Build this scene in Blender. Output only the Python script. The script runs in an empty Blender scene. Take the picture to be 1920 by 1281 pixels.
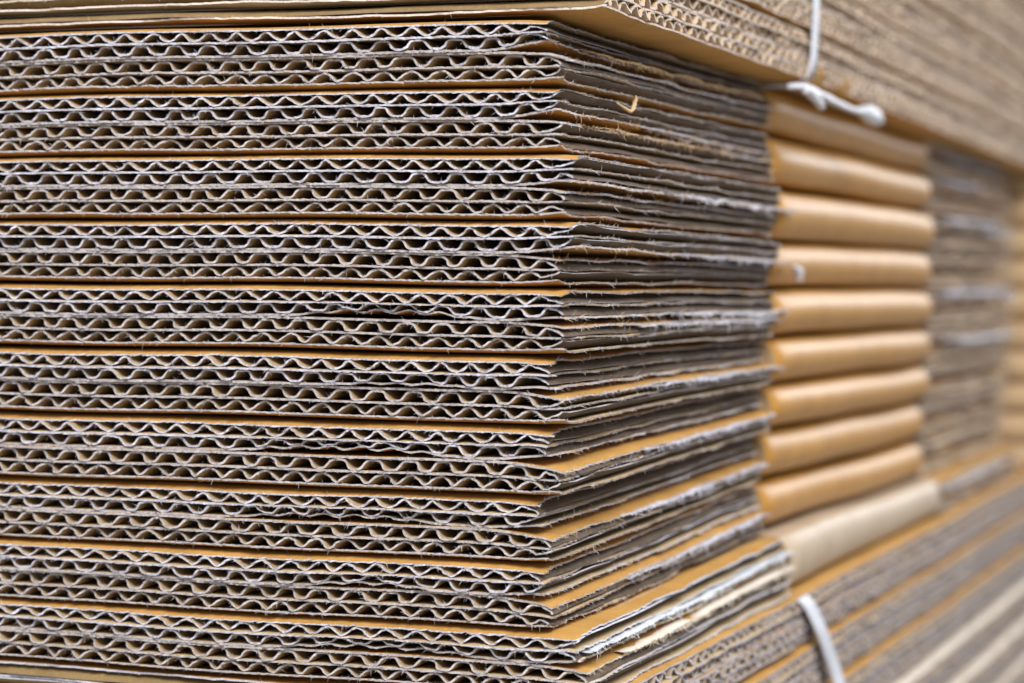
import bpy, math
import numpy as np
from mathutils import Matrix, Vector

# ------------------------------------------------------------------ camera, world, lamps
scene = bpy.context.scene
col = scene.collection
MM = 0.001
CAM = np.array([155.49, -452.45, 15.60])
YAW, PITCH, ROLL = 0.349477, -0.026418, 0.008575
FOCAL_PX = 4544.6

f_ = np.array([-math.sin(YAW) * math.cos(PITCH), math.cos(YAW) * math.cos(PITCH), math.sin(PITCH)])
r_ = np.array([math.cos(YAW), math.sin(YAW), 0.0])
u_ = np.cross(r_, f_)
rr = r_ * math.cos(ROLL) + u_ * math.sin(ROLL)
uu = -r_ * math.sin(ROLL) + u_ * math.cos(ROLL)
cam_data = bpy.data.cameras.new('camera')
cam = bpy.data.objects.new('camera', cam_data)
col.objects.link(cam)
cam.matrix_world = Matrix(((rr[0], uu[0], -f_[0], CAM[0] * MM), (rr[1], uu[1], -f_[1], CAM[1] * MM),
                           (rr[2], uu[2], -f_[2], CAM[2] * MM), (0, 0, 0, 1)))
cam_data.sensor_width = 36.0
cam_data.lens = FOCAL_PX / 1920 * 36.0
cam_data.clip_start = 0.01
cam_data.clip_end = 100.0
cam_data.dof.use_dof = True
cam_data.dof.focus_distance = 0.492
cam_data.dof.aperture_fstop = 13.0
cam_data.dof.aperture_blades = 9
scene.camera = cam

world = bpy.data.worlds.new('World')
scene.world = world
world.use_nodes = True
bg = world.node_tree.nodes['Background']
bg.inputs[0].default_value = (0.88, 0.93, 1.0, 1)
bg.inputs[1].default_value = 0.75


def area_lamp(name, loc, target, size, size_y, power, color):
    d = bpy.data.lights.new(name, 'AREA')
    d.shape = 'RECTANGLE'
    d.size, d.size_y, d.energy, d.color = size, size_y, power, color
    o = bpy.data.objects.new(name, d)
    col.objects.link(o)
    o.location = loc
    o.rotation_euler = (Vector(target) - Vector(loc)).to_track_quat('-Z', 'Y').to_euler()
    return o


# a bright opening at the far end of the aisle, and the hall lamps above the camera
area_lamp('aisle_end_lamp', (0.75, 3.6, 0.95), (0, 0.3, 0), 1.5, 1.2, 22, (0.95, 0.98, 1.0))
area_lamp('ceiling_lamp', (0.75, -1.15, 1.35), (0, 0.05, 0), 1.3, 0.9, 70, (1.0, 0.98, 0.95))

scene.view_settings.view_transform = 'Standard'
scene.view_settings.look = 'None'
scene.view_settings.exposure = 0.0
scene.view_settings.gamma = 1.0
scene.view_settings.use_curve_mapping = False
scene.render.engine = 'CYCLES'
scene.cycles.max_bounces = 8
scene.cycles.diffuse_bounces = 5


# ------------------------------------------------------------------ materials
def paper(name, base, dark, light, rough=0.8, spec=0.25, scale=900.0, bump=0.25, fleck=0.5):
    m = bpy.data.materials.new(name)
    m.use_nodes = True
    nt = m.node_tree
    b = nt.nodes['Principled BSDF']
    tc = nt.nodes.new('ShaderNodeTexCoord')
    n1 = nt.nodes.new('ShaderNodeTexNoise')
    n1.inputs['Scale'].default_value = scale * 0.09
    n1.inputs['Detail'].default_value = 5
    n2 = nt.nodes.new('ShaderNodeTexNoise')
    n2.inputs['Scale'].default_value = scale * 1.6
    n2.inputs['Detail'].default_value = 3
    mp = nt.nodes.new('ShaderNodeMapping')
    mp.inputs['Scale'].default_value = (1, 0.25, 1)
    nt.links.new(tc.outputs['Object'], n1.inputs['Vector'])
    nt.links.new(tc.outputs['Object'], mp.inputs['Vector'])
    nt.links.new(mp.outputs[0], n2.inputs['Vector'])
    mix1 = nt.nodes.new('ShaderNodeMix')
    mix1.data_type = 'RGBA'
    mix1.inputs[6].default_value = (*dark, 1)
    mix1.inputs[7].default_value = (*base, 1)
    r1 = nt.nodes.new('ShaderNodeMapRange')
    r1.inputs[1].default_value, r1.inputs[2].default_value = 0.3, 0.62
    nt.links.new(n1.outputs[0], r1.inputs[0])
    nt.links.new(r1.outputs[0], mix1.inputs[0])
    mix2 = nt.nodes.new('ShaderNodeMix')
    mix2.data_type = 'RGBA'
    mix2.inputs[7].default_value = (*light, 1)
    r2 = nt.nodes.new('ShaderNodeMapRange')
    r2.inputs[1].default_value, r2.inputs[2].default_value = 0.5, 0.75
    r2.inputs[4].default_value = fleck
    nt.links.new(n2.outputs[0], r2.inputs[0])
    nt.links.new(mix1.outputs[2], mix2.inputs[6])
    nt.links.new(r2.outputs[0], mix2.inputs[0])
    nt.links.new(mix2.outputs[2], b.inputs['Base Color'])
    b.inputs['Roughness'].default_value = rough
    b.inputs['Specular IOR Level'].default_value = spec
    if bump:
        bp = nt.nodes.new('ShaderNodeBump')
        bp.inputs['Strength'].default_value = bump
        bp.inputs['Distance'].default_value = 0.0001
        nt.links.new(n2.outputs[0], bp.inputs['Height'])
        nt.links.new(bp.outputs[0], b.inputs['Normal'])
    return m


M = {
    'kraft': paper('kraft_liner', (0.46, 0.25, 0.062), (0.36, 0.185, 0.042), (0.51, 0.30, 0.10), 0.75, 0.3, fleck=0.5),
    'fold': paper('kraft_fold', (0.46, 0.228, 0.042), (0.39, 0.187, 0.032), (0.49, 0.255, 0.058), 0.36, 0.2, bump=0.08, fleck=0.3),
    'liner': paper('grey_brown_liner', (0.50, 0.365, 0.205), (0.42, 0.295, 0.155), (0.57, 0.45, 0.30), 0.9, 0.15),
    'flute': paper('brown_fluting', (0.37, 0.258, 0.14), (0.30, 0.205, 0.105), (0.44, 0.33, 0.205), 0.85, 0.2),
    'flute_shaded': paper('shaded_fluting', (0.105, 0.074, 0.053), (0.078, 0.054, 0.038), (0.175, 0.132, 0.10), 0.8, 0.2),  # same fluting paper, with the shade on its end walls put into the colour
    'flute_olive_shaded': paper('shaded_olive_fluting', (0.22, 0.145, 0.062), (0.17, 0.11, 0.044), (0.29, 0.21, 0.12), 0.85, 0.2),  # end walls of the turned bundles, their shade painted in as a darker tone
    'flute_grey': paper('grey_fluting', (0.31, 0.24, 0.17), (0.25, 0.19, 0.13), (0.40, 0.32, 0.25), 0.85, 0.2),
    'fold_pale': paper('pale_fold', (0.47, 0.37, 0.265), (0.41, 0.305, 0.20), (0.52, 0.43, 0.34), 0.45, 0.35, bump=0.08, fleck=0.4),  # paler colour for the fold of the lowest middle box
    'pale_liner': paper('pale_liner', (0.66, 0.60, 0.52), (0.58, 0.51, 0.42), (0.72, 0.67, 0.6), 0.7, 0.3),
    'cut_brown': paper('brown_cut_edge', (0.41, 0.375, 0.375), (0.31, 0.27, 0.255), (0.60, 0.575, 0.60), 0.95, 0.1, scale=1500, bump=0.8, fleck=0.8),
    'cut_warm': paper('warm_cut_edge', (0.66, 0.565, 0.50), (0.52, 0.43, 0.36), (0.78, 0.71, 0.67), 0.95, 0.1, scale=1500, bump=0.8, fleck=0.8),
    'flute_tan': paper('tan_fluting', (0.58, 0.43, 0.285), (0.48, 0.345, 0.215), (0.66, 0.52, 0.38), 0.85, 0.2),
    'fold_faded': paper('faded_fold', (0.46, 0.315, 0.18), (0.40, 0.265, 0.145), (0.50, 0.36, 0.22), 0.6, 0.3, bump=0.08, fleck=0.3),
    'cut': paper('cut_paper_edge', (0.49, 0.48, 0.545), (0.36, 0.335, 0.355), (0.71, 0.72, 0.83), 0.95, 0.1, scale=1500, bump=0.8, fleck=0.8),
    'rip': paper('torn_paper_edge', (0.27, 0.215, 0.18), (0.19, 0.145, 0.115), (0.46, 0.41, 0.38), 0.95, 0.1, scale=1500, bump=0.8, fleck=0.7),
    'fibre': paper('loose_fibre', (0.54, 0.53, 0.57), (0.41, 0.38, 0.38), (0.71, 0.715, 0.79), 0.9, 0.2, bump=0, fleck=0.6),
    'kfibre': paper('kraft_fibre', (0.58, 0.42, 0.24), (0.50, 0.32, 0.15), (0.66, 0.55, 0.42), 0.9, 0.2, bump=0, fleck=0.6),
    'strap': paper('white_strap', (0.60, 0.62, 0.68), (0.52, 0.54, 0.60), (0.66, 0.68, 0.73), 0.4, 0.5, bump=0.05, fleck=0.4),
    'concrete': paper('concrete', (0.32, 0.31, 0.30), (0.24, 0.23, 0.22), (0.38, 0.37, 0.36), 0.9, 0.2, scale=60),
}

# ------------------------------------------------------------------ small numeric helpers
rng = np.random.default_rng(7)


def smooth01(x):
    x = np.clip(x, 0, 1)
    return x * x * (3 - 2 * x)


class Noise1:
    """smooth random curve: values at a step, cubic-ish interpolation"""
    def __init__(self, step, amp):
        self.step, self.v = step, rng.normal(0, amp, 4096)

    def __call__(self, x):
        t = np.asarray(x, float) / self.step + 1500.0
        i = np.floor(t).astype(int)
        a = t - i
        a = a * a * (3 - 2 * a)
        i = i % 4095
        return self.v[i] * (1 - a) + self.v[i + 1] * a


_ph = rng.uniform(0, 6.28, (6, 3))


def field(x, y, z):
    """slow waviness shared by all neighbours, in mm"""
    return (0.16 * np.sin(x / 23 + _ph[0, 0] + z / 30) + 0.12 * np.sin(x / 11.3 + y / 40 + _ph[1, 0] - z / 17)
            + 0.2 * np.sin(y / 47 + _ph[2, 0] + z / 25) + 0.12 * np.sin(y / 19 + _ph[3, 0] - z / 14))


def sag(x, y, z):
    """slow settling of the whole stack measured from the picture"""
    zz = np.array([-68, -52, -27, 0, 27, 54, 90.0])
    at0 = np.interp(z, zz, [-0.2, -0.7, -0.9, 0.1, 0, -0.2, -0.1])
    at183 = np.interp(z, zz, [0.0, 1.7, 1.9, 0.5, -0.3, 0.6, 0.2])
    at404 = np.interp(z, zz, [0.0, -0.9, -0.2, -0.5, -0.4, 0.0, -0.3])
    y = np.clip(y, 0, 640)
    near = at0 + (at183 - at0) * smooth01(y / 183)
    far = at183 + (at404 - at183) * smooth01((y - 183) / 221)
    return np.where(y < 183, near, far)


class Mesh:
    """collects quads and triangles in mm and links them as ONE mesh object"""
    def __init__(self):
        self.v, self.q, self.t, self.qm, self.tm, self.n = [], [], [], [], [], 0

    def add(self, verts, quads=None, tris=None, mat=0):
        verts = np.asarray(verts, float).reshape(-1, 3)
        if quads is not None and len(quads):
            self.q.append(np.asarray(quads) + self.n)
            self.qm.append(np.full(len(quads), mat))
        if tris is not None and len(tris):
            self.t.append(np.asarray(tris) + self.n)
            self.tm.append(np.full(len(tris), mat))
        self.v.append(verts)
        self.n += len(verts)

    def grid(self, P, mat=0):
        """P (N, M, 3)"""
        N, K = P.shape[:2]
        idx = np.arange(N * K).reshape(N, K)
        q = np.stack([idx[:-1, :-1], idx[1:, :-1], idx[1:, 1:], idx[:-1, 1:]], -1).reshape(-1, 4)
        self.add(P.reshape(-1, 3), q, None, mat)

    def build(self, name, mats, parent=None):
        v = np.concatenate(self.v).astype(np.float32) * MM
        q = np.concatenate(self.q) if self.q else np.zeros((0, 4), int)
        t = np.concatenate(self.t) if self.t else np.zeros((0, 3), int)
        me = bpy.data.meshes.new(name)
        me.vertices.add(len(v))
        me.vertices.foreach_set('co', v.ravel())
        loops = np.concatenate([q.ravel(), t.ravel()]).astype(np.int32)
        me.loops.add(len(loops))
        me.loops.foreach_set('vertex_index', loops)
        nq, ntri = len(q), len(t)
        me.polygons.add(nq + ntri)
        start = np.concatenate([np.arange(nq) * 4, nq * 4 + np.arange(ntri) * 3]).astype(np.int32)
        me.polygons.foreach_set('loop_start', start)
        mi = np.concatenate((self.qm or [np.zeros(0, int)]) + (self.tm or [np.zeros(0, int)])).astype(np.int32)
        for m in mats:
            me.materials.append(m)
        me.polygons.foreach_set('material_index', mi)
        me.polygons.foreach_set('use_smooth', np.ones(nq + ntri, bool))
        me.update(calc_edges=True)
        o = bpy.data.objects.new(name, me)
        col.objects.link(o)
        if parent is not None:
            o.parent = parent
        return o


def thing(name, loc, label, cat, group=None):
    o = bpy.data.objects.new(name, None)
    o.empty_display_size = 0.02
    col.objects.link(o)
    o.location = [c * MM for c in loc]
    o['label'], o['category'] = label, cat
    if group:
        o['group'] = group
    return o


def place(o, root):
    """parent keeping the mesh's own world coordinates (mesh data is written in world mm)"""
    o.parent = root
    o.matrix_parent_inverse = Matrix.Translation(-Vector(root.location))
    return o


def fibres(mesh, C, out, nrm, per_mm, length, mat, spread=0.8, width=0.065):
    """loose paper fibres along a cut edge: C (N,3) curve, out / nrm directions (3,) or (N,3)"""
    seg = np.linalg.norm(np.diff(C, axis=0), axis=1)
    s = np.concatenate([[0], np.cumsum(seg)])
    n = int(s[-1] * per_mm)
    if n < 1:
        return
    # clumped along the edge
    dens = np.clip(1 + 0.9 * np.sin(s / 5.1 + rng.uniform(0, 6)) + 0.6 * np.sin(s / 1.7 + rng.uniform(0, 6)), 0.1, None)
    cd = np.concatenate([[0], np.cumsum(0.5 * (dens[1:] + dens[:-1]) * seg)])
    p = np.interp(rng.uniform(0, cd[-1], n), cd, s)
    B = np.stack([np.interp(p, s, C[:, k]) for k in range(3)], -1)
    out = np.broadcast_to(out, C.shape)
    nrm = np.broadcast_to(nrm, C.shape)
    i = np.clip(np.searchsorted(s, p) - 1, 0, len(C) - 2)
    T = (C[i + 1] - C[i]) / np.maximum(seg[i], 1e-6)[:, None]
    d = out[i] * rng.uniform(0.15, 1.0, n)[:, None] + nrm[i] * rng.normal(0, spread, n)[:, None] + T * rng.normal(0, 0.6, n)[:, None]
    d /= np.linalg.norm(d, axis=1)[:, None]
    L = np.clip(rng.exponential(length, n) + 0.08, 0, length * 4.5)[:, None]
    B = B + nrm[i] * rng.uniform(-0.18, 0.18, n)[:, None]
    side = np.cross(d, rng.normal(0, 1, (n, 3)))
    side /= np.linalg.norm(side, axis=1)[:, None] + 1e-9
    curl = rng.normal(0, 0.35, (n, 3)) * L
    mid = B + d * L * 0.5 + curl * 0.3
    tip = B + d * L + curl
    w = width * rng.uniform(0.6, 1.5, n)[:, None]
    B = B - d * 0.06
    V = np.stack([B - side * w * 0.5, B + side * w * 0.5, mid + side * w * 0.4, mid - side * w * 0.4, tip + side * w * 0.15], 1)
    b = np.arange(n) * 5
    mesh.add(V.reshape(-1, 3), np.stack([b, b + 1, b + 2, b + 3], 1), np.stack([b + 3, b + 2, b + 4], 1), mat)


# ------------------------------------------------------------------ the corrugated double-wall board
# local frame of a board pair: u <= 0 runs along the wave (u = 0 is the edge cut along the flutes),
# v >= 0 runs along the flutes (v = 0 is the face cut across the flutes), z up from the middle of the folded box
Z_INNER, Z_MID, Z_OUTER = 0.24, 3.18, 6.42
T_LINER, T_FLUTE = 0.46, 0.45


class Spec:
    def __init__(self, **k):
        self.__dict__.update(dict(sign=1, u_len=220, du=0.5, per=20, V=[0, .35, 1, 2.2, 4.5, 9, 18, 36, 80, 183], v_len=181,
                                  dv=0.7, edge_w=5.0, front=0.9, front_w=3.0, crush=1.0, crush_w=15.0, dent=None, fib=6.5, fib_u=145,
                                  side_fib=3.4, side_v=185, rag=0.26, tooth=0.4, bevel=0.0, xoff=0.0, round_end=0, cut='cut',
                                  side='rip', fold_out=0.65, flute='flute', zrag=0.16, zjag=0.055, wall_mat='flute_shaded', cut_low='cut_brown', side_in='cut', wall=11, top_mat='kraft'))
        self.__dict__.update(k)


def make_warp(S):
    g = Noise1(28, 0.22)
    h = Noise1(60, 0.25)

    def warp(u, v, z):
        a = np.maximum(z * S.sign, 0)
        fr = a / 6.5
        # outer liner rounds over at the face cut across the flutes
        dz = -S.front * np.exp(-(np.maximum(v, 0) / S.front_w) ** 1.3) * fr ** 2
        # knife-crushed edge: the inner liner is pushed outwards
        c = S.crush * smooth01((u + S.crush_w) / S.crush_w) ** 1.4 * (0.8 + 0.35 * h(v) + 0.2 * np.exp(-v / 12))
        c = np.clip(c, 0, 2.3)
        dz = dz + c * (1 - fr) - S.fold_out * smooth01((u + 7) / 7) * fr * (0.55 + 0.45 * smooth01(v / 25))
        if S.round_end:
            dz = dz - 2.0 * fr * smooth01((v - S.v_len + S.round_end) / S.round_end) ** 1.5 * np.exp(np.minimum(u, 0) / 14)
        if S.dent:
            u0, wd, am = S.dent
            e = am * np.exp(-((u - u0) / wd) ** 4) * np.exp(-v / 14) * (1 + 0.25 * np.sin(u * 0.9))
            dz = dz + e * np.clip(1 - a / 3.6, 0, 1)
        dz = dz + 0.05 * g(u + 7 * v) * fr
        return z + dz * S.sign
    return warp


def sheet(mesh, U, W, V, thick, S, warp, to_world, foff, eoff, mats=(0, 0, 1, 2), vshift=None, wall=0):
    """a paper sheet along the polyline (U, W) extruded along V; mats: upper, lower, front edge, side edge"""
    dU, dW = np.gradient(U), np.gradient(W)
    zr, zr2, zf = Noise1(13, S.zrag), Noise1(2.2, S.zrag * 0.28), Noise1(0.5, S.zjag)
    ln = np.hypot(dU, dW) + 1e-9
    nu, nw = -dW / ln, dU / ln
    V = np.asarray(V, float)
    res = []
    for s in (1, -1):
        u = (U + s * nu * thick / 2)[:, None] + 0 * V[None]
        w = (W + s * nw * thick / 2)[:, None] + 0 * V[None]
        v = V[None] + foff(U)[:, None] * np.exp(-V[None] / 3.0)
        if vshift is not None:
            v = v + vshift[:, None] * np.exp(-V[None] / 4.0)
        u = u + eoff(V)[None] * np.exp(u / 2.0)
        if S.round_end:
            # the flap's far corner is rounded off
            k = np.clip((V - (S.v_len - S.round_end)) / S.round_end, 0, 1)[None]
            u = u - (1 - np.sqrt(1 - np.clip(k, 0, 0.995) ** 2)) * 7 * np.exp(u / 10)
        z = warp(u, v, w) + (zr(V) + zr2(V))[None] * np.exp(np.minimum(u, 0) / 1.6) * np.minimum(v / 6 + 0.3, 1) + zf(U + 300 * s)[:, None] * np.exp(-np.maximum(v, 0) / 1.0)
        res.append(to_world(u, v, z))
    P, Q = res
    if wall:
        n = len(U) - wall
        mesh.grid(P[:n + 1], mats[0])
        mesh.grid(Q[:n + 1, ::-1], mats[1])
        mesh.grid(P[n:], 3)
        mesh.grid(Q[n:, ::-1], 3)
    else:
        mesh.grid(P, mats[0])
        mesh.grid(Q[:, ::-1], mats[1])
    mesh.grid(np.stack([Q[:, 0], P[:, 0]], 1), mats[2])
    mesh.grid(np.stack([P[-1], Q[-1]], 1), mats[3])
    mesh.grid(np.stack([P[:, -1], Q[:, -1]], 1), mats[2])
    return 0.5 * (P[:, 0] + Q[:, 0]), 0.5 * (P[-1] + Q[-1])


def wave(S, pitch, zlo, zhi, flat, phase):
    """fluting centre line from u=-u_len to 0, glued flat on the zhi side"""
    n = int(S.u_len / pitch * S.per)
    u = np.linspace(-S.u_len, -2.6 - rng.uniform(0, 1.2), n)
    jit = Noise1(pitch * 1.0, 0.2)
    skew = 0.25 + 0.12 * rng.normal()
    th = 2 * np.pi * (u / pitch) + phase + jit(u)
    th = th + skew * np.sin(th)
    c = np.cos(th)
    if flat > 0.5:                                   # wide flat glue line on the middle liner, round on the other side
        w = np.where(c > -0.15, np.tanh(2.1 * (c + 0.15)) / np.tanh(2.1 * 1.15), -np.sin(np.clip(-(c + 0.15) / 0.85, 0, 1) * np.pi / 2) ** 0.9)
        w = np.clip(w, -1, 1)
    else:                                            # sharp on the middle liner, rounder outside
        tri = 1 - 2 * np.abs(((th / (2 * np.pi)) % 1.0) * 2 - 1)
        w = 0.55 * (-tri) + 0.45 * -np.cos(th + np.pi)
        w = np.where(w < 0, -np.abs(w) ** 0.95, np.clip(w, 0, 1) ** 0.72)
    amp = 1 - np.abs(Noise1(pitch * 0.5, 0.03)(u))
    mid, half = (zlo + zhi) / 2, (zhi - zlo) / 2
    Wv = mid + half * w * amp
    # crumpled knee noise near the cut, then the last wall closes the channel at the edge
    goal = 1 if w[-1] < 0 else -1
    t = np.linspace(0, 1, 9)[1:]
    ue = u[-1] + (-0.08 - rng.uniform(0, 0.25) - u[-1]) * (1 - (1 - t) ** 1.5)
    we = w[-1] + (goal * 0.96 - w[-1]) * t ** 1.25 + 0.12 * np.sin(t * 9 + rng.uniform(0, 6)) * (1 - t)
    return np.concatenate([u, ue]), np.concatenate([Wv, mid + half * np.clip(we, -1, 1)])


def board(S, to_world, name, parent_root, detail=True):
    """one double-wall board (S.sign +1: upper board of the folded box, -1: lower). Returns the part object (outer liner) with its plies."""
    warp = make_warp(S)
    sg = S.sign
    zero = lambda x: 0 * np.asarray(x, float)
    # world-space directions
    o0 = to_world(np.zeros((1, 1)), np.zeros((1, 1)), np.zeros((1, 1)))[0, 0]
    front = to_world(np.zeros((1, 1)), -np.ones((1, 1)), np.zeros((1, 1)))[0, 0] - o0
    outu = to_world(np.ones((1, 1)), np.zeros((1, 1)), np.zeros((1, 1)))[0, 0] - o0
    up = np.array([0, 0, 1.0])
    front[2] = outu[2] = 0

    def liner(z, mat_out, mat_in, fmat, shift, tooth, droop):
        m = Mesh()
        fo = Noise1(0.6, S.rag)
        fo2 = Noise1(9, 0.22)
        foff = (lambda U: fo(U) + fo2(U) + shift) if detail else zero
        eo, eo2, ph = Noise1(0.8, 0.16), Noise1(14, 0.32), rng.uniform(0, 6)
        tp = rng.uniform(2.7, 3.6)
        tm = Noise1(25, 1.0)
        def eoff(V):
            V = np.asarray(V, float)
            saw = (((V + 0.5 * eo2(V)) / tp + ph) % 1.0 - 0.5) * 2 * tooth * np.clip(0.6 + tm(V), 0.05, 1.6)
            return eo(V) + eo2(V) + saw
        if not detail:
            e1 = Noise1(6, 0.5)
            eoff = lambda V: e1(V)
        ew = S.edge_w
        U = np.linspace(-S.u_len, -ew, max(2, int((S.u_len - ew) / S.du)))
        W = np.full_like(U, z)
        upper, lower = (mat_out, mat_in) if sg > 0 else (mat_in, mat_out)
        mats = (upper, lower, 2, 3)
        c1, _ = sheet(m, U, W, S.V, T_LINER, S, warp, to_world, foff, zero, mats)
        U2 = np.array([-ew, -ew * .7, -ew * .45, -ew * .25, -ew * .1, -0.0])
        V2 = np.concatenate([[0, .3, .8], np.arange(1.4, S.v_len, S.dv), [S.v_len]])
        W2 = z + droop * smooth01((U2 + 2.5) / 2.5)
        c2, e2 = sheet(m, U2, W2, V2, T_LINER, S, warp, to_world, foff, eoff, mats)
        if S.fib:
            cc = c1[U > -S.fib_u]
            if len(cc) > 2:
                fibres(m, np.concatenate([cc, c2]), front, up, S.fib, 0.22, 4)
        if S.side_fib:
            ee = e2[V2 < S.side_v]
            fibres(m, ee, outu, up, S.side_fib * (1.7 if fmat == 5 else 1), 0.26 if fmat == 4 else 0.3, fmat, spread=0.6, width=0.08)
            if fmat == 5:
                fibres(m, ee, outu, up, S.side_fib, 0.35, 4, spread=0.6, width=0.08)
        return m

    def flut(pitch, zlo, zhi, flat, bevel):
        m = Mesh()
        U, W = wave(S, pitch, zlo, zhi, flat, rng.uniform(0, 6.28))
        W = W * sg
        fo = Noise1(0.7, S.rag * 0.8)
        fo2 = Noise1(6, 0.25)
        foff = (lambda U: fo(U) + fo2(U)) if detail else zero
        hi = (W - W.min()) / (W.max() - W.min())
        vs = bevel * hi if bevel >= 0 else -bevel * (1 - hi)
        e1 = Noise1(10, 0.25)
        VV = np.array(sorted(set(list(S.V) + list(np.arange(24, S.v_len, 9.0)))))
        VV = VV[VV <= S.v_len]
        if len(VV) < 2 or not detail:
            VV = np.array(S.V)
        c, e = sheet(m, U, W, VV, T_FLUTE, S, warp, to_world, foff, e1, (0, 0, 1, 1), vs, S.wall)
        if S.fib:
            k = U > -S.fib_u
            if k.sum() > 3:
                cc = c[k]
                T = np.gradient(cc, axis=0)
                nn = np.cross(T, np.array(front))
                nn /= np.linalg.norm(nn, axis=1)[:, None] + 1e-9
                fibres(m, cc, front, nn, S.fib, 0.25, 2)
        return m

    cut, side, side_in = M[S.cut if sg > 0 else S.cut_low], M[S.side], M[S.side_in]
    cut_in = M[S.cut_low]
    bev = S.bevel
    half_f = T_FLUTE / 2 + T_LINER / 2 + 0.03
    part = liner(Z_OUTER * sg, 0, 1, 4, 0.0, S.tooth, 0.0).build(name, [M[S.top_mat], M['liner'], cut, side, M['fibre'], M['kfibre']])
    place(part, parent_root)
    subs = [
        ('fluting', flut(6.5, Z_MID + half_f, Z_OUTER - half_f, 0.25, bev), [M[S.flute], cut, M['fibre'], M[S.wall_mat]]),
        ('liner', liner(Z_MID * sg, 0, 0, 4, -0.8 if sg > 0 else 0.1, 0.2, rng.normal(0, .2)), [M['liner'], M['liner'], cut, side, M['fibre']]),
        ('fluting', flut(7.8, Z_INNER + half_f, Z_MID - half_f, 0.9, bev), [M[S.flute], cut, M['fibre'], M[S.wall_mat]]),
        ('liner', liner(Z_INNER * sg, 1, 0, 5, 0.25, S.tooth * 1.6, rng.normal(0, .2) - (0.5 if sg < 0 else -0.1)), [M['kraft'], M['liner'], cut_in, side_in, M['fibre'], M['kfibre']]),
    ]
    for nm, ms, mats in subs:
        s = ms.build(nm, mats)
        s.parent = part
        s.matrix_parent_inverse = part.matrix_parent_inverse.copy() if False else Matrix.Identity(4)
    return part


# ------------------------------------------------------------------ ground
g = Mesh()
g.grid(np.array([[[-6000, -6000, -151.4], [-6000, 6000, -151.4]], [[6000, -6000, -151.4], [6000, 6000, -151.4]]])[::1, ::1][:, ::-1])
fl = g.build('floor', [M['concrete']])
fl['kind'] = 'structure'

# ------------------------------------------------------------------ middle stack: ten folded boxes
H = 13.5
Y_SLOT, Y_BODY1, Y_END = 181.0, 405.0, 597.0
LABELS = [
    'topmost folded box of the middle stack, shaded just under the overhanging bundle',
    'second folded box from the top of the middle stack, straw-coloured torn liner',
    'third folded box from the top of the middle stack, upper flap sticking out',
    'fourth folded box from the top of the middle stack, white speck beside its fold',
    'fifth folded box from the top of the middle stack, white torn flap edge',
    'sixth folded box from the top of the middle stack, bright streak on its fold',
    'seventh folded box from the top of the middle stack, crushed gap across its front',
    'eighth folded box from the top of the middle stack, dark spot on its fold',
    'ninth folded box from the top of the middle stack, set back above a protruding one',
    'lowest folded box of the middle stack, sticking out with pale frayed edges',
]
XU = [-2.5, -0.5, 3.2, 3.0, 1.5, -1.2, -2.0, -3.6, -2.2, 5.0]      # upper flap edge, mm
XL = [0.2, 0.8, 1.2, 0.0, 1.6, 1.2, 1.0, -1.0, -0.6, 6.8]
XF = [-0.5, 0.5, 2.2, 0.8, 2.2, 1.6, 0.6, -0.6, -1.4, 6.0]         # fold apex
CU = [1.5, 1.4, 0.9, 0.8, 0.6, 0.7, 1.1, 0.9, 0.7, 0.7]            # how far the knife crushed each flap
CL = [0.5, 0.5, 0.75, 0.85, 0.9, 0.95, 1.0, 1.05, 1.1, 0.8]
DENT = {4: (-38, 17, 1.5), 6: (-44, 21, 1.4), 7: (-44, 20, 1.3), 8: (-38, 12, 1.0), 9: (-42, 20, 1.2), 5: (-32, 14, 0.7)}


def main_map(zc, x0, y0, flip=False):
    def f(u, v, z):
        x = u + x0
        y = (y0 - v) if flip else (y0 + v)
        zz = z + zc
        return np.stack([x, y, zz + field(x, y, zc) + sag(x, y, zz)], -1)
    return f


def fold_mesh(zc, xf, seed):
    m = Mesh()
    r = np.random.default_rng(seed)
    a = np.linspace(math.pi / 2, -math.pi / 2, 25)
    ex = r.uniform(5.0, 6.2) if seed != 109 else 4.0
    zb = 6.15 if seed != 109 else 6.45
    tilt = r.normal(0, 0.06)
    rx = np.concatenate([[-290, -60, -25, -10], ex * np.cos(a) - ex, [-10, -25, -60, -290]])
    rz = np.concatenate([[6.45, 6.45, 6.4, 6.3], zb * np.sin(a), [-zb - 0.1, -6.55, -6.6, -6.6] if seed == 109 else [-6.3, -6.4, -6.45, -6.45]])
    ys = np.concatenate([[Y_SLOT - 3, Y_SLOT - 2.3, Y_SLOT - 1, Y_SLOT + 2], np.linspace(Y_SLOT + 12, Y_BODY1 - 6, 60), [Y_BODY1 - 3, Y_BODY1 - 1.2, Y_BODY1 - 0.3]])
    wob, wob2, tw = Noise1(50, 0.35), Noise1(13, 0.07), Noise1(70, 0.25)
    endin = np.interp(ys, [Y_SLOT - 3, Y_SLOT, Y_BODY1 - 4, Y_BODY1 - 0.3], [1.3, 0, 0, 0.8])
    X = rx[:, None] + xf + (wob(ys) + wob2(ys) - endin)[None] * np.exp(np.minimum(rx + 2, 0) / 12)[:, None]
    sc = 1 - 0.04 * endin
    Z = rz[:, None] * sc[None] + tilt * (rx[:, None] > -8) * rx[:, None] * 0.4 + tw(ys)[None] * 0.35 * (rx[:, None] > -9)
    Yg = np.broadcast_to(ys[None], X.shape)
    zz = Z + zc
    P = np.stack([X, Yg, zz + field(X, Yg, zc) + sag(X, Yg, zz)], -1)
    m.grid(P, 0)
    # the two ends, closed between the panels
    n = len(rx)
    for j, flipd in ((0, False), (-1, True)):
        R = P[:, j]
        top, bot = R[:n // 2 + 1], R[::-1][:n // 2 + 1]
        G = np.stack([top, 0.5 * (top + bot), bot], 1)
        m.grid(G if flipd else G[:, ::-1], 1)
    return m


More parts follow.
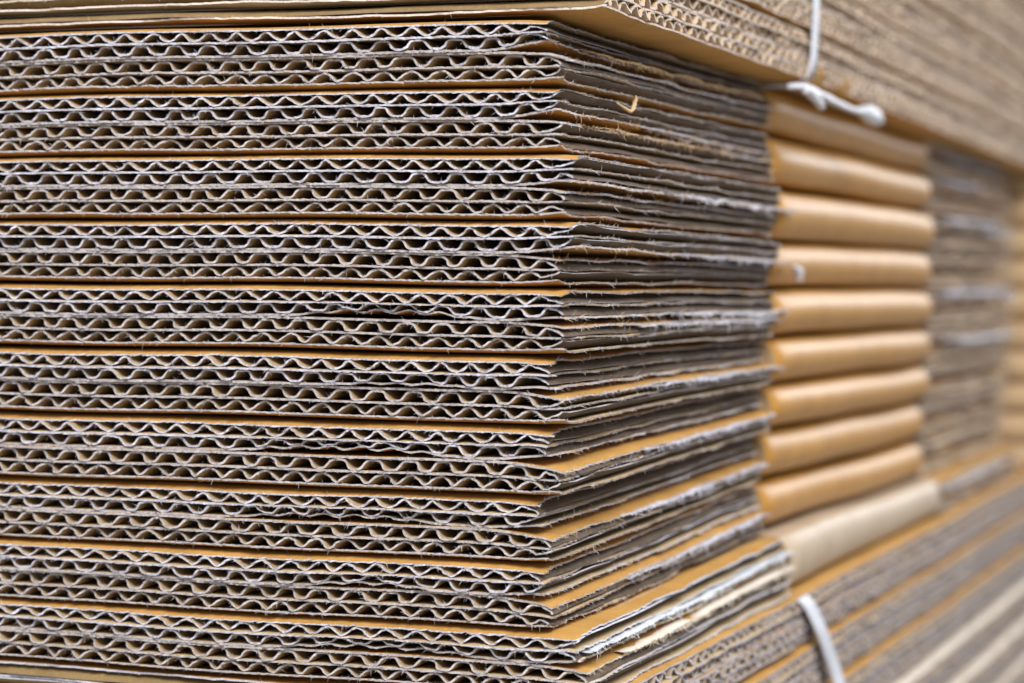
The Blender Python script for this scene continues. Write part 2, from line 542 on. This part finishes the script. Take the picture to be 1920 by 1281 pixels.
boxes = []
for k in range(10):
    zc = (4 - k) * H + H / 2
    root = thing('folded_box', (0, 0, zc - H / 2), LABELS[k], 'folded box', 'folded boxes of the middle stack')
    boxes.append(root)
    for sg, x0, cr in ((1, XU[k], CU[k]), (-1, XL[k], CL[k])):
        S = Spec(sign=sg, crush=cr, front=1.0 if sg > 0 else 0.8, front_w=2.2, dent=DENT.get(k) if sg > 0 else None,
                 bevel=0.0 if sg > 0 else 0.9, round_end=14, side='rip' if k < 9 else 'strap', side_in='cut' if k < 9 else 'pale_liner')
        if k == 9:
            S.fold_out = 0.2 if sg > 0 else -0.5
        S.V = [0, .35, 1, 2.2, 4.5, 9, 18, 36, 80, Y_SLOT]
        S.v_len = Y_SLOT
        board(S, main_map(zc, x0, 0.0 + rng.normal(0, 0.25)), 'flap', root)
    place(fold_mesh(zc, XF[k], 100 + k).build('fold', [M['fold' if k < 9 else 'fold_pale'], M['flute']]), root)
    for sg, x0, cr in ((1, XF[k] - 1.0, CU[k]), (-1, XF[k] - 1.5, CL[k])):
        S = Spec(sign=sg, crush=min(2.2, cr * 1.3 + 0.6), u_len=40, du=4, per=8, dv=2.0, V=[0, 1, 5, 20, 60, 120, Y_END - Y_BODY1], v_len=Y_END - Y_BODY1,
                 fib=0, side_fib=1.2, side_v=400, tooth=0.0, zrag=0.45, side='cut_warm', cut='cut_warm', wall=8, wall_mat='flute_tan', flute='flute_grey')  # lighter wall colour makes up for the shade on the far flaps
        board(S, main_map(zc, x0, Y_END, True), 'flap', root)

# ------------------------------------------------------------------ bundles above and below, turned a quarter: flute ends on the aisle side
def turned_map(zc, xe, y0, drop):
    def f(u, v, z):
        x, y = xe - v, y0 - u
        zz = z + zc
        return np.stack([x, y, zz + field(x, y, zc) - drop(y)], -1)
    return f


def turned_box(zc, xe, y0, label, group, drop, near, front, front_w, flute, cut, top):
    root = thing('folded_box', (xe, y0, zc - H / 2), label, 'folded box', group)
    for sg in (1, -1):
        S = Spec(sign=sg, crush=0.25, crush_w=8, u_len=800, du=6, per=10 if near else 8, V=[0, .5, 1.5, 3, 6, 12, 40, 190], v_len=190, dv=0.8 if near else 3.0,
                 front=front, front_w=front_w, fib=1.6 if near else 0.5, fib_u=150, side_fib=2.2 if near else 0.6, side_v=150,
                 tooth=0.08, bevel=0.0, fold_out=0.5, flute=flute, cut=cut, cut_low=cut, side_in=cut, top_mat=top if sg > 0 else 'kraft', wall=9, wall_mat='flute_olive_shaded', side=cut)
        board(S, turned_map(zc, xe + rng.normal(0, 0.2), y0 + rng.normal(0, 0.3), drop), 'panel', root)
    return root


up_drop = lambda y: 5.0 * np.clip(np.asarray(y) / 600.0, 0, 1.4) ** 2
UPL = ['lowest folded box of the upper bundle, its kraft underside overhanging the middle stack',
       'second folded box from the bottom of the upper bundle, behind the white strap',
       'third folded box from the bottom of the upper bundle, blurred fluted side facing the aisle',
       'fourth folded box from the bottom of the upper bundle, blurred fluted side facing the aisle',
       'fifth folded box from the bottom of the upper bundle, reaching the right edge',
       'sixth folded box from the bottom of the upper bundle, in the upper right corner',
       'topmost folded box of the upper bundle, at the very upper right corner'
]
uppers = []
for k in range(7):
    uppers.append(turned_box(68.0 + H / 2 + k * H, 8.8 + [0, 0.6, 0.2, 1.0, 0.4, 0.8, 0.2][k], [1.0, -0.5, 0.8, 0.2, 0.6, -0.4, 0.3][k], UPL[k],
                             'folded boxes of the upper bundle', up_drop, k < 2, 0.65, 2.2, 'flute_tan', 'cut_warm', 'kraft'))

LOL = ['topmost folded box of the lower bundle, directly under the lowest box of the middle stack',
       'second folded box from the top of the lower bundle, with a kraft rim',
       'third folded box from the top of the lower bundle, near the bottom edge',
       'fourth folded box from the top of the lower bundle, pale glossy rim at lower right',
       'second lowest folded box of the lower bundle, pale glossy rim in the lower right corner',
       'lowest folded box of the lower bundle, resting on the floor']
lowers = []
for k in range(6):
    lowers.append(turned_box(-67.9 - H / 2 - k * (H + 0.35), [8.6, 10.6, 12.0, 14.0, 16.0, 16.5][k], [1.0, 0.2, 0.8, 0.5, 0.0, 0.6][k], LOL[k],
                             'folded boxes of the lower bundle', lambda y: 0.0 * y, k < 2, 0.8 if k < 3 else 1.3, 2.4 if k < 3 else 3.0, 'flute_grey', 'cut', 'kraft' if k < 3 else 'pale_liner'))

# ------------------------------------------------------------------ the next stack further down the aisle
ORD = ['topmost', 'second from top', 'third from top', 'fourth from top', 'fifth from top', 'fifth from bottom', 'fourth from bottom',
       'third from bottom', 'second from bottom', 'lowest']
for k in range(10):
    zc = (4 - k) * H + H / 2
    root = thing('folded_box', (4, 628, zc - H / 2),
                 ORD[k] + ' folded box of the blurred stack behind at the right edge', 'folded box', 'folded boxes of the stack behind')
    for sg in (1, -1):
        S = Spec(sign=sg, crush=0.8, u_len=70, du=8, per=8, dv=3.0, V=[0, 1, 5, 20, 60, 170], v_len=170, fib=0, side_fib=0, tooth=0)
        def mp(u, v, z, zc=zc, x0=4 + rng.normal(0, 1.2)):
            return np.stack([u + x0, 634 + v, z + zc - 1.5 + 0 * u], -1)
        board(S, mp, 'panel', root)
    m = Mesh()
    a = np.linspace(math.pi / 2, -math.pi / 2, 17)
    ry = np.concatenate([[20, 6], 4 - 5 * np.cos(a), [6, 20]]) + 622 + rng.normal(0, 0.8)
    rz = np.concatenate([[6.6, 6.6], 6.6 * np.sin(a), [-6.6, -6.6]]) + zc - 1.5
    xs = np.linspace(-200, 5.5 + rng.normal(0, 0.8), 60)
    wv = Noise1(20, 0.3)
    G = np.stack([np.broadcast_to(xs, (len(ry), 60)), ry[:, None] + wv(xs)[None], rz[:, None] + 0.5 * wv(xs + 70)[None]], -1)
    m.grid(G[:, ::-1])
    n = len(ry)
    R_ = G[:, -1]
    m.grid(np.stack([R_[:n // 2 + 1], R_[::-1][:n // 2 + 1]], 1), 1)
    place(m.build('fold', [M['fold_faded'], M['flute']]), root)


# ------------------------------------------------------------------ straps
def ribbon(pts, half, thick, up_vec, name, parent=None):
    """a flat strap along pts (mm); half = half width vector per point"""
    P = np.array(pts, float)
    T = np.gradient(P, axis=0)
    T /= np.linalg.norm(T, axis=1)[:, None]
    Wd = np.array(half, float)
    Wd = np.broadcast_to(Wd, P.shape)
    Nn = np.cross(T, Wd)
    Nn /= np.linalg.norm(Nn, axis=1)[:, None]
    A, B, C2, D = P + Wd + Nn * thick, P - Wd + Nn * thick, P - Wd - Nn * thick, P + Wd - Nn * thick
    m = Mesh()
    m.grid(np.stack([A, B, C2, D, A], 1))
    for j in (0, -1):
        m.add(np.array([A[j], B[j], C2[j], D[j]]), [[0, 1, 2, 3]])
    return m


def spline(ctrl, n):
    c = np.array(ctrl, float)
    s = np.concatenate([[0], np.cumsum(np.linalg.norm(np.diff(c, axis=0), axis=1))])
    t = np.linspace(0, s[-1], n)
    # Catmull-Rom by numeric smoothing of the polyline
    P = np.stack([np.interp(t, s, c[:, k]) for k in range(3)], -1)
    for _ in range(max(2, n // 12)):
        P[1:-1] = 0.25 * P[:-2] + 0.5 * P[1:-1] + 0.25 * P[2:]
    return P


def tube(ctrl, radii, n, sides=10, lump=0.0):
    P = spline(ctrl, n)
    R = np.interp(np.linspace(0, 1, n), np.linspace(0, 1, len(radii)), radii)
    T = np.gradient(P, axis=0)
    T /= np.linalg.norm(T, axis=1)[:, None]
    A = np.cross(T, [0.3, 0.1, 1.0])
    A /= np.linalg.norm(A, axis=1)[:, None]
    B = np.cross(T, A)
    a = np.linspace(0, 2 * math.pi, sides + 1)
    lu = 1 + lump * np.sin(3 * a[None] + np.arange(n)[:, None] * 0.7) + lump * np.sin(np.arange(n) * 1.9)[:, None]
    G = P[:, None] + (A[:, None] * np.cos(a)[None, :, None] + B[:, None] * np.sin(a)[None, :, None]) * (R[:, None] * lu)[..., None]
    m = Mesh()
    m.grid(G)
    for j in (0, -1):
        m.add(np.concatenate([[P[j]], G[j]]), None, [[0, i + 1, i + 2] for i in range(sides)])
    return m


root = thing('strap', (10, 179, 67), 'white strap down the fluted side of the upper bundle, with a knotted tail', 'strap')
pts = spline([(-60, 178, 67.0), (8.5, 178.5, 67.0), (9.6, 178.7, 68.5), (10.3, 178.8, 90), (10.4, 178, 130), (10.6, 177, 163), (10, 177, 164), (-60, 177, 164)], 160)
place(ribbon(pts, (0.0, 3.0, 0.0), 0.22, None, 'band').build('band', [M['strap']]), root)
tail = tube([(7, 160, 65.4), (10.0, 164, 65.8), (10.8, 174, 65.2), (11.5, 190, 64.2), (12, 210, 63.3), (12.3, 228, 63.2)], [0.7, 1.1, 1.1, 0.9, 0.8, 0.7], 40, lump=0.08)
place(tail.build('tail', [M['strap']]), root)
hook = tube([(10.6, 166, 65.4), (11.4, 174, 63.4), (11.8, 180, 61.4)], [1.3, 1.3, 0.9], 14, lump=0.1)
place(hook.build('tail', [M['strap']]), root)
knot = tube([(12.2, 224, 63.4), (12.6, 230, 63.5), (12.8, 238, 63.2), (12.9, 246, 62.6), (12.8, 251, 62.2)], [0.8, 1.8, 2.6, 2.3, 1.2], 22, 14, lump=0.06)
place(knot.build('knot', [M['strap']]), root)

root = thing('strap', (12, 185, -67), 'white plastic strap running slanted down the fluted side of the lower bundle', 'strap')
pts = spline([(8.3, 178.4, -69.0), (9.8, 179.5, -70.2), (12.4, 184, -78), (14.2, 196, -92), (16.5, 205, -108), (19.2, 215, -125), (19.6, 226, -151)], 160)
place(ribbon(pts, (0.0, 5.0, 0.0), 0.3, None, 'band').build('band', [M['strap']]), root)

# torn kraft tabs on the lower rim of the upper bundle, beside the strap
for (yy, hh, ww) in ((178, 5.0, 12), (211, 6.0, 9), (203, 2.0, 12)):
    m = Mesh()
    t = np.linspace(0, 1, 9)
    rows = []
    for tt in t:
        wdt = ww * (1 - tt) ** 0.8 + 0.3
        ys_ = np.linspace(-wdt / 2, wdt / 2, 5) + yy + tt * 2
        rows.append(np.stack([np.full(5, 10.2 + 1.3 * math.sin(tt * 2.6) + 0.1 * rng.normal()), ys_, 67.2 + hh * tt + 0 * ys_], -1))
    G = np.array(rows)
    m.grid(G)
    m.grid((G + np.array([0.3, 0, 0.1]))[:, ::-1])
    place(m.build('torn_tab', [M['kraft']]), uppers[0])

# ragged pale strips where the knife tore the liners of some flaps
def torn(box, x, y0, y1, z, h, mat):
    m = Mesh()
    ys_ = np.arange(y0, y1, 0.35)
    n = len(ys_)
    env = np.clip(np.minimum(ys_ - y0, y1 - ys_) / 30, 0, 1)
    a_, b_, c_, d_ = Noise1(7, 0.3), Noise1(1.1, 0.22), Noise1(9, 0.35), Noise1(0.7, 0.25)
    comb = ((ys_ + 1.5 * a_(ys_ + 99)) / 2.6) % 1.0
    zt = z + sag(0 * ys_, ys_, z + 0 * ys_) + field(0 * ys_, ys_, z) + a_(ys_) * 0.6
    hh = 0.75 * h * env * np.clip(0.25 + 0.9 * comb + 0.5 * c_(ys_) + 0.8 * d_(ys_), 0.1, 2)
    xx = x + 0.35 * a_(ys_ + 50) + 0.3 * b_(ys_)
    rows = [np.stack([xx - 1.8, ys_, zt + 0.1], -1), np.stack([xx + 0.25, ys_, zt + 0.15 * b_(ys_)], -1),
            np.stack([xx + 0.55 + 0.3 * d_(ys_ + 9), ys_, zt - hh * 0.5], -1), np.stack([xx + 0.3 + 0.5 * d_(ys_), ys_ + 0.4 * b_(ys_ + 30), zt - hh], -1)]
    G = np.stack(rows, 1)
    m.grid(G)
    m.grid((G + np.array([-0.25, 0, 0.05]))[:, ::-1])
    fibres(m, G[:, 3], np.array([0.7, 0, -0.7]), np.array([0.3, 0, 1.0]), 4.0, 0.5, 0, 0.7, 0.12)
    place(m.build('torn_edge', [M[mat]]), boxes[box])


def zc_of(k):
    return (4 - k) * H + H / 2


for k, x, y0, y1, dz, h, mat in [
        (0, 0.3, 18, 178, 1.6, 0.9, 'kfibre'), (1, 0.2, 60, 176, 0.9, 1.0, 'rip'), (1, 0.9, 12, 120, -0.6, 0.5, 'kfibre'),
        (2, 3.4, 62, 186, 0.9, 1.2, 'fibre'), (3, 3.2, 78, 184, 0.6, 0.8, 'cut'), (4, 1.9, 74, 184, 0.5, 1.1, 'fibre'),
        (4, 2.0, 50, 180, -1.6, 0.8, 'fibre'), (5, 1.6, 60, 180, -1.5, 0.9, 'cut'), (6, 1.4, 55, 176, -1.7, 0.8, 'cut'),
        (7, -0.6, 45, 176, -1.7, 1.1, 'cut'), (8, -0.2, 50, 176, -1.8, 1.1, 'cut'), 
        (9, 5.9, 3, 178, 2.5, 0.7, 'strap'), (9, 7.0, 24, 176, -0.5, 0.9, 'pale_liner'),
        (1, 0.6, 410, 520, 5.6, 1.5, 'cut'), (0, 0.2, 420, 590, 1.0, 1.2, 'cut'), (2, 2.0, 408, 560, 5.6, 1.7, 'cut'), (2, 2.4, 500, 597, 2.0, 1.6, 'cut'),
        (4, 1.8, 408, 590, 6.0, 2.2, 'cut'), (4, 2.6, 555, 600, 2.6, 4.0, 'fibre'), (5, 2.0, 430, 600, 1.4, 2.0, 'fibre'), (9, 5.0, 408, 560, 3.0, 2.0, 'fibre')]:
    torn(k, x, y0, y1, zc_of(k) + dz, h, mat)

# a shred of torn liner curling off the topmost box, the pale scrap beside the fourth fold and the spot on the eighth
shred = tube([(0.5, 36, 52.6), (2.5, 40, 50.8), (2.0, 45, 53.8), (1.0, 48, 55.0), (0, 49, 54.0)], [0.2, 0.35, 0.5, 0.35, 0.15], 26, 7, 0.15)
place(shred.build('torn_shred', [M['kfibre']]), boxes[0])
scrap = tube([(2.6, 189, zc_of(3) - 1.0), (3.6, 191, zc_of(3) - 2.2), (3.4, 192, zc_of(3) - 4.4)], [0.5, 1.3, 1.0], 12, 8, 0.2)
place(scrap.build('torn_scrap', [M['fibre']]), boxes[3])
